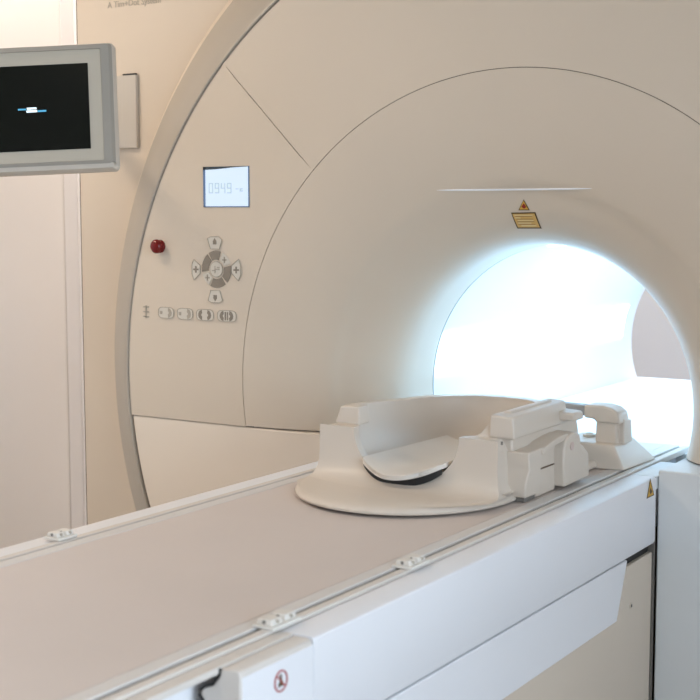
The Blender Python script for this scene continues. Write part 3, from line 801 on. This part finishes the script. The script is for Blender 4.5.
bm = bmesh.new(); box(bm, -(88 - 25) * k_ , -(88 - 34.8) * k_, -.0048, -.0043, (149.5 - 108.0) * k_, (149.5 - 106.0) * k_); link('screen_text', mbm(bm), 'glow_white', scr); bm = bmesh.new()
box(bm, -(89 - 25.5) * k_, -(89 - 36.5) * k_, -.0048, -.0043, (149.5 - 110.9) * k_, (149.5 - 108.7) * k_); link('screen_text', mbm(bm), 'glow_white', scr)
bm = bmesh.new(); box(bm, -(88.5 - 16.5) * k_, -(88.5 - 24.6) * k_, -.0048, -.0043, (149.5 - 108.4) * k_, (149.5 - 106.8) * k_); link('screen_text', mbm(bm), 'glow_cyan', scr); bm = bmesh.new()
box(bm, -(89 - 37) * k_, -(89 - 45.5) * k_, -.0048, -.0043, (149.5 - 110.8) * k_, (149.5 - 109.0) * k_); link('screen_text', mbm(bm), 'glow_cyan', scr)
bm = bmesh.new(); L = [rrect(xl, xr, zb, zt_, 5 * k_, .030), rrect(xl + .02, xr - .02, zb + .02, zt_ - .02, 5 * k_, .046)]
vs = grid(bm, L, True); bm.faces.new(vs[-1]); link('back_shell', mbm(bm), 'mback', mo, smooth=True)
# arm from the monitor back to the bracket on the cover
p0 = mm4 @ Vector((-.06, .04, mh * .5)); p1a = atY(116.5, 76, BY - .01); p1b = atY(137.0, 148.0, BY - .01)
zc_ = (p1a.z + p1b.z) / 2
bm = bmesh.new(); box(bm, p1a.x - .15, p1b.x, BY - .011, BY - .0005, p1b.z, p1a.z); link('bracket', bm, 'mback', mo, bevel=.0015)
bm = bmesh.new(); box(bm, p1b.x - .045, p1b.x - .002, BY - .0115, BY - .002, p1a.z + .0002, p1a.z + .004); link('bracket_slot', bm, 'black', mo)
bm = bmesh.new(); tube(bm, [p0, p0 + ey * .02, Vector((p1a.x - .1, BY - .03, zc_)), Vector((p1a.x - .1, BY - .015, zc_))], .016, 12); link('arm', bm, 'mback', mo, smooth=True)

# ------------------------------------------------------------------ ceiling lights
def area(name, loc, rot, sx, sy, e, col):
    l = bpy.data.lights.new(name, 'AREA'); l.shape = 'RECTANGLE'; l.size = sx; l.size_y = sy; l.energy = e; l.color = col
    o = bpy.data.objects.new(name, l); C.objects.link(o); o.location = loc; o.rotation_euler = rot; return o
WARM = (1.0, 0.79, 0.58)
for i, (x, y, e) in enumerate(((-1.80, 1.6, 20), (.2, -.5, 3), (1.9, 4.9, 28), (-.4, 4.95, 28), (-1.93, 3.45, 8.5))):  # last panel is added, unseen, to brighten the left wall
    t = thing('ceiling_light', ('square ceiling light panel above the left side of the table', 'square ceiling light panel above the camera side of the room', 'square ceiling light panel in the right corner behind the scanner', 'square ceiling light panel behind the middle of the scanner', 'added unseen light panel brightening the left wall beside the scanner')[i], 'light', (x, y, ZC), 'ceiling light panels')
    bm = bmesh.new(); box(bm, x - .31, x + .31, y - .31, y + .31, ZC - .02, ZC - .0005); link('light_frame', bm, 'trim_light', t, bevel=.003)
    bm = bmesh.new(); box(bm, x - .28, x + .28, y - .28, y + .28, ZC - .024, ZC - .0195); link('diffuser', bm, 'ceillight', t)
    area('ceiling_lamp', (x, y, ZC - .04), (0, 0, 0), .56, .56, e, WARM if i < 2 else (1.0, .90, .80))
# daylight through the window
area('daylight', (X1 + .3, (wy0 + wy1) / 2, (wz0 + wz1) / 2 + .1), (0, radians(90), 0), 1.6, 3.3, 185, (0.72, 0.86, 1.0))

w = bpy.data.worlds.new('world'); bpy.context.scene.world = w; w.use_nodes = True
w.node_tree.nodes['Background'].inputs[0].default_value = (0.75, 0.87, 1.0, 1); w.node_tree.nodes['Background'].inputs[1].default_value = 1.0

# ------------------------------------------------------------------ camera
cam = bpy.data.cameras.new('camera'); co = bpy.data.objects.new('camera', cam); C.objects.link(co)
cam.sensor_width = 36; cam.sensor_fit = 'HORIZONTAL'; cam.lens = F / 700 * 36; cam.clip_start = .02
Rm = Matrix(((Xv.x, Xv.y, Xv.z), (Yv.x, Yv.y, Yv.z), (Zv.x, Zv.y, Zv.z)))   # camera -> world
co.matrix_world = Matrix.Translation(C0) @ Rm.to_4x4()
cam.dof.use_dof = True; cam.dof.focus_distance = 2.95; cam.dof.aperture_fstop = 8.0
bpy.context.scene.camera = co
vs_ = bpy.context.scene.view_settings
vs_.view_transform = 'Standard'; vs_.look = 'None'; vs_.exposure = 0.0; vs_.gamma = 1.0; vs_.use_curve_mapping = False
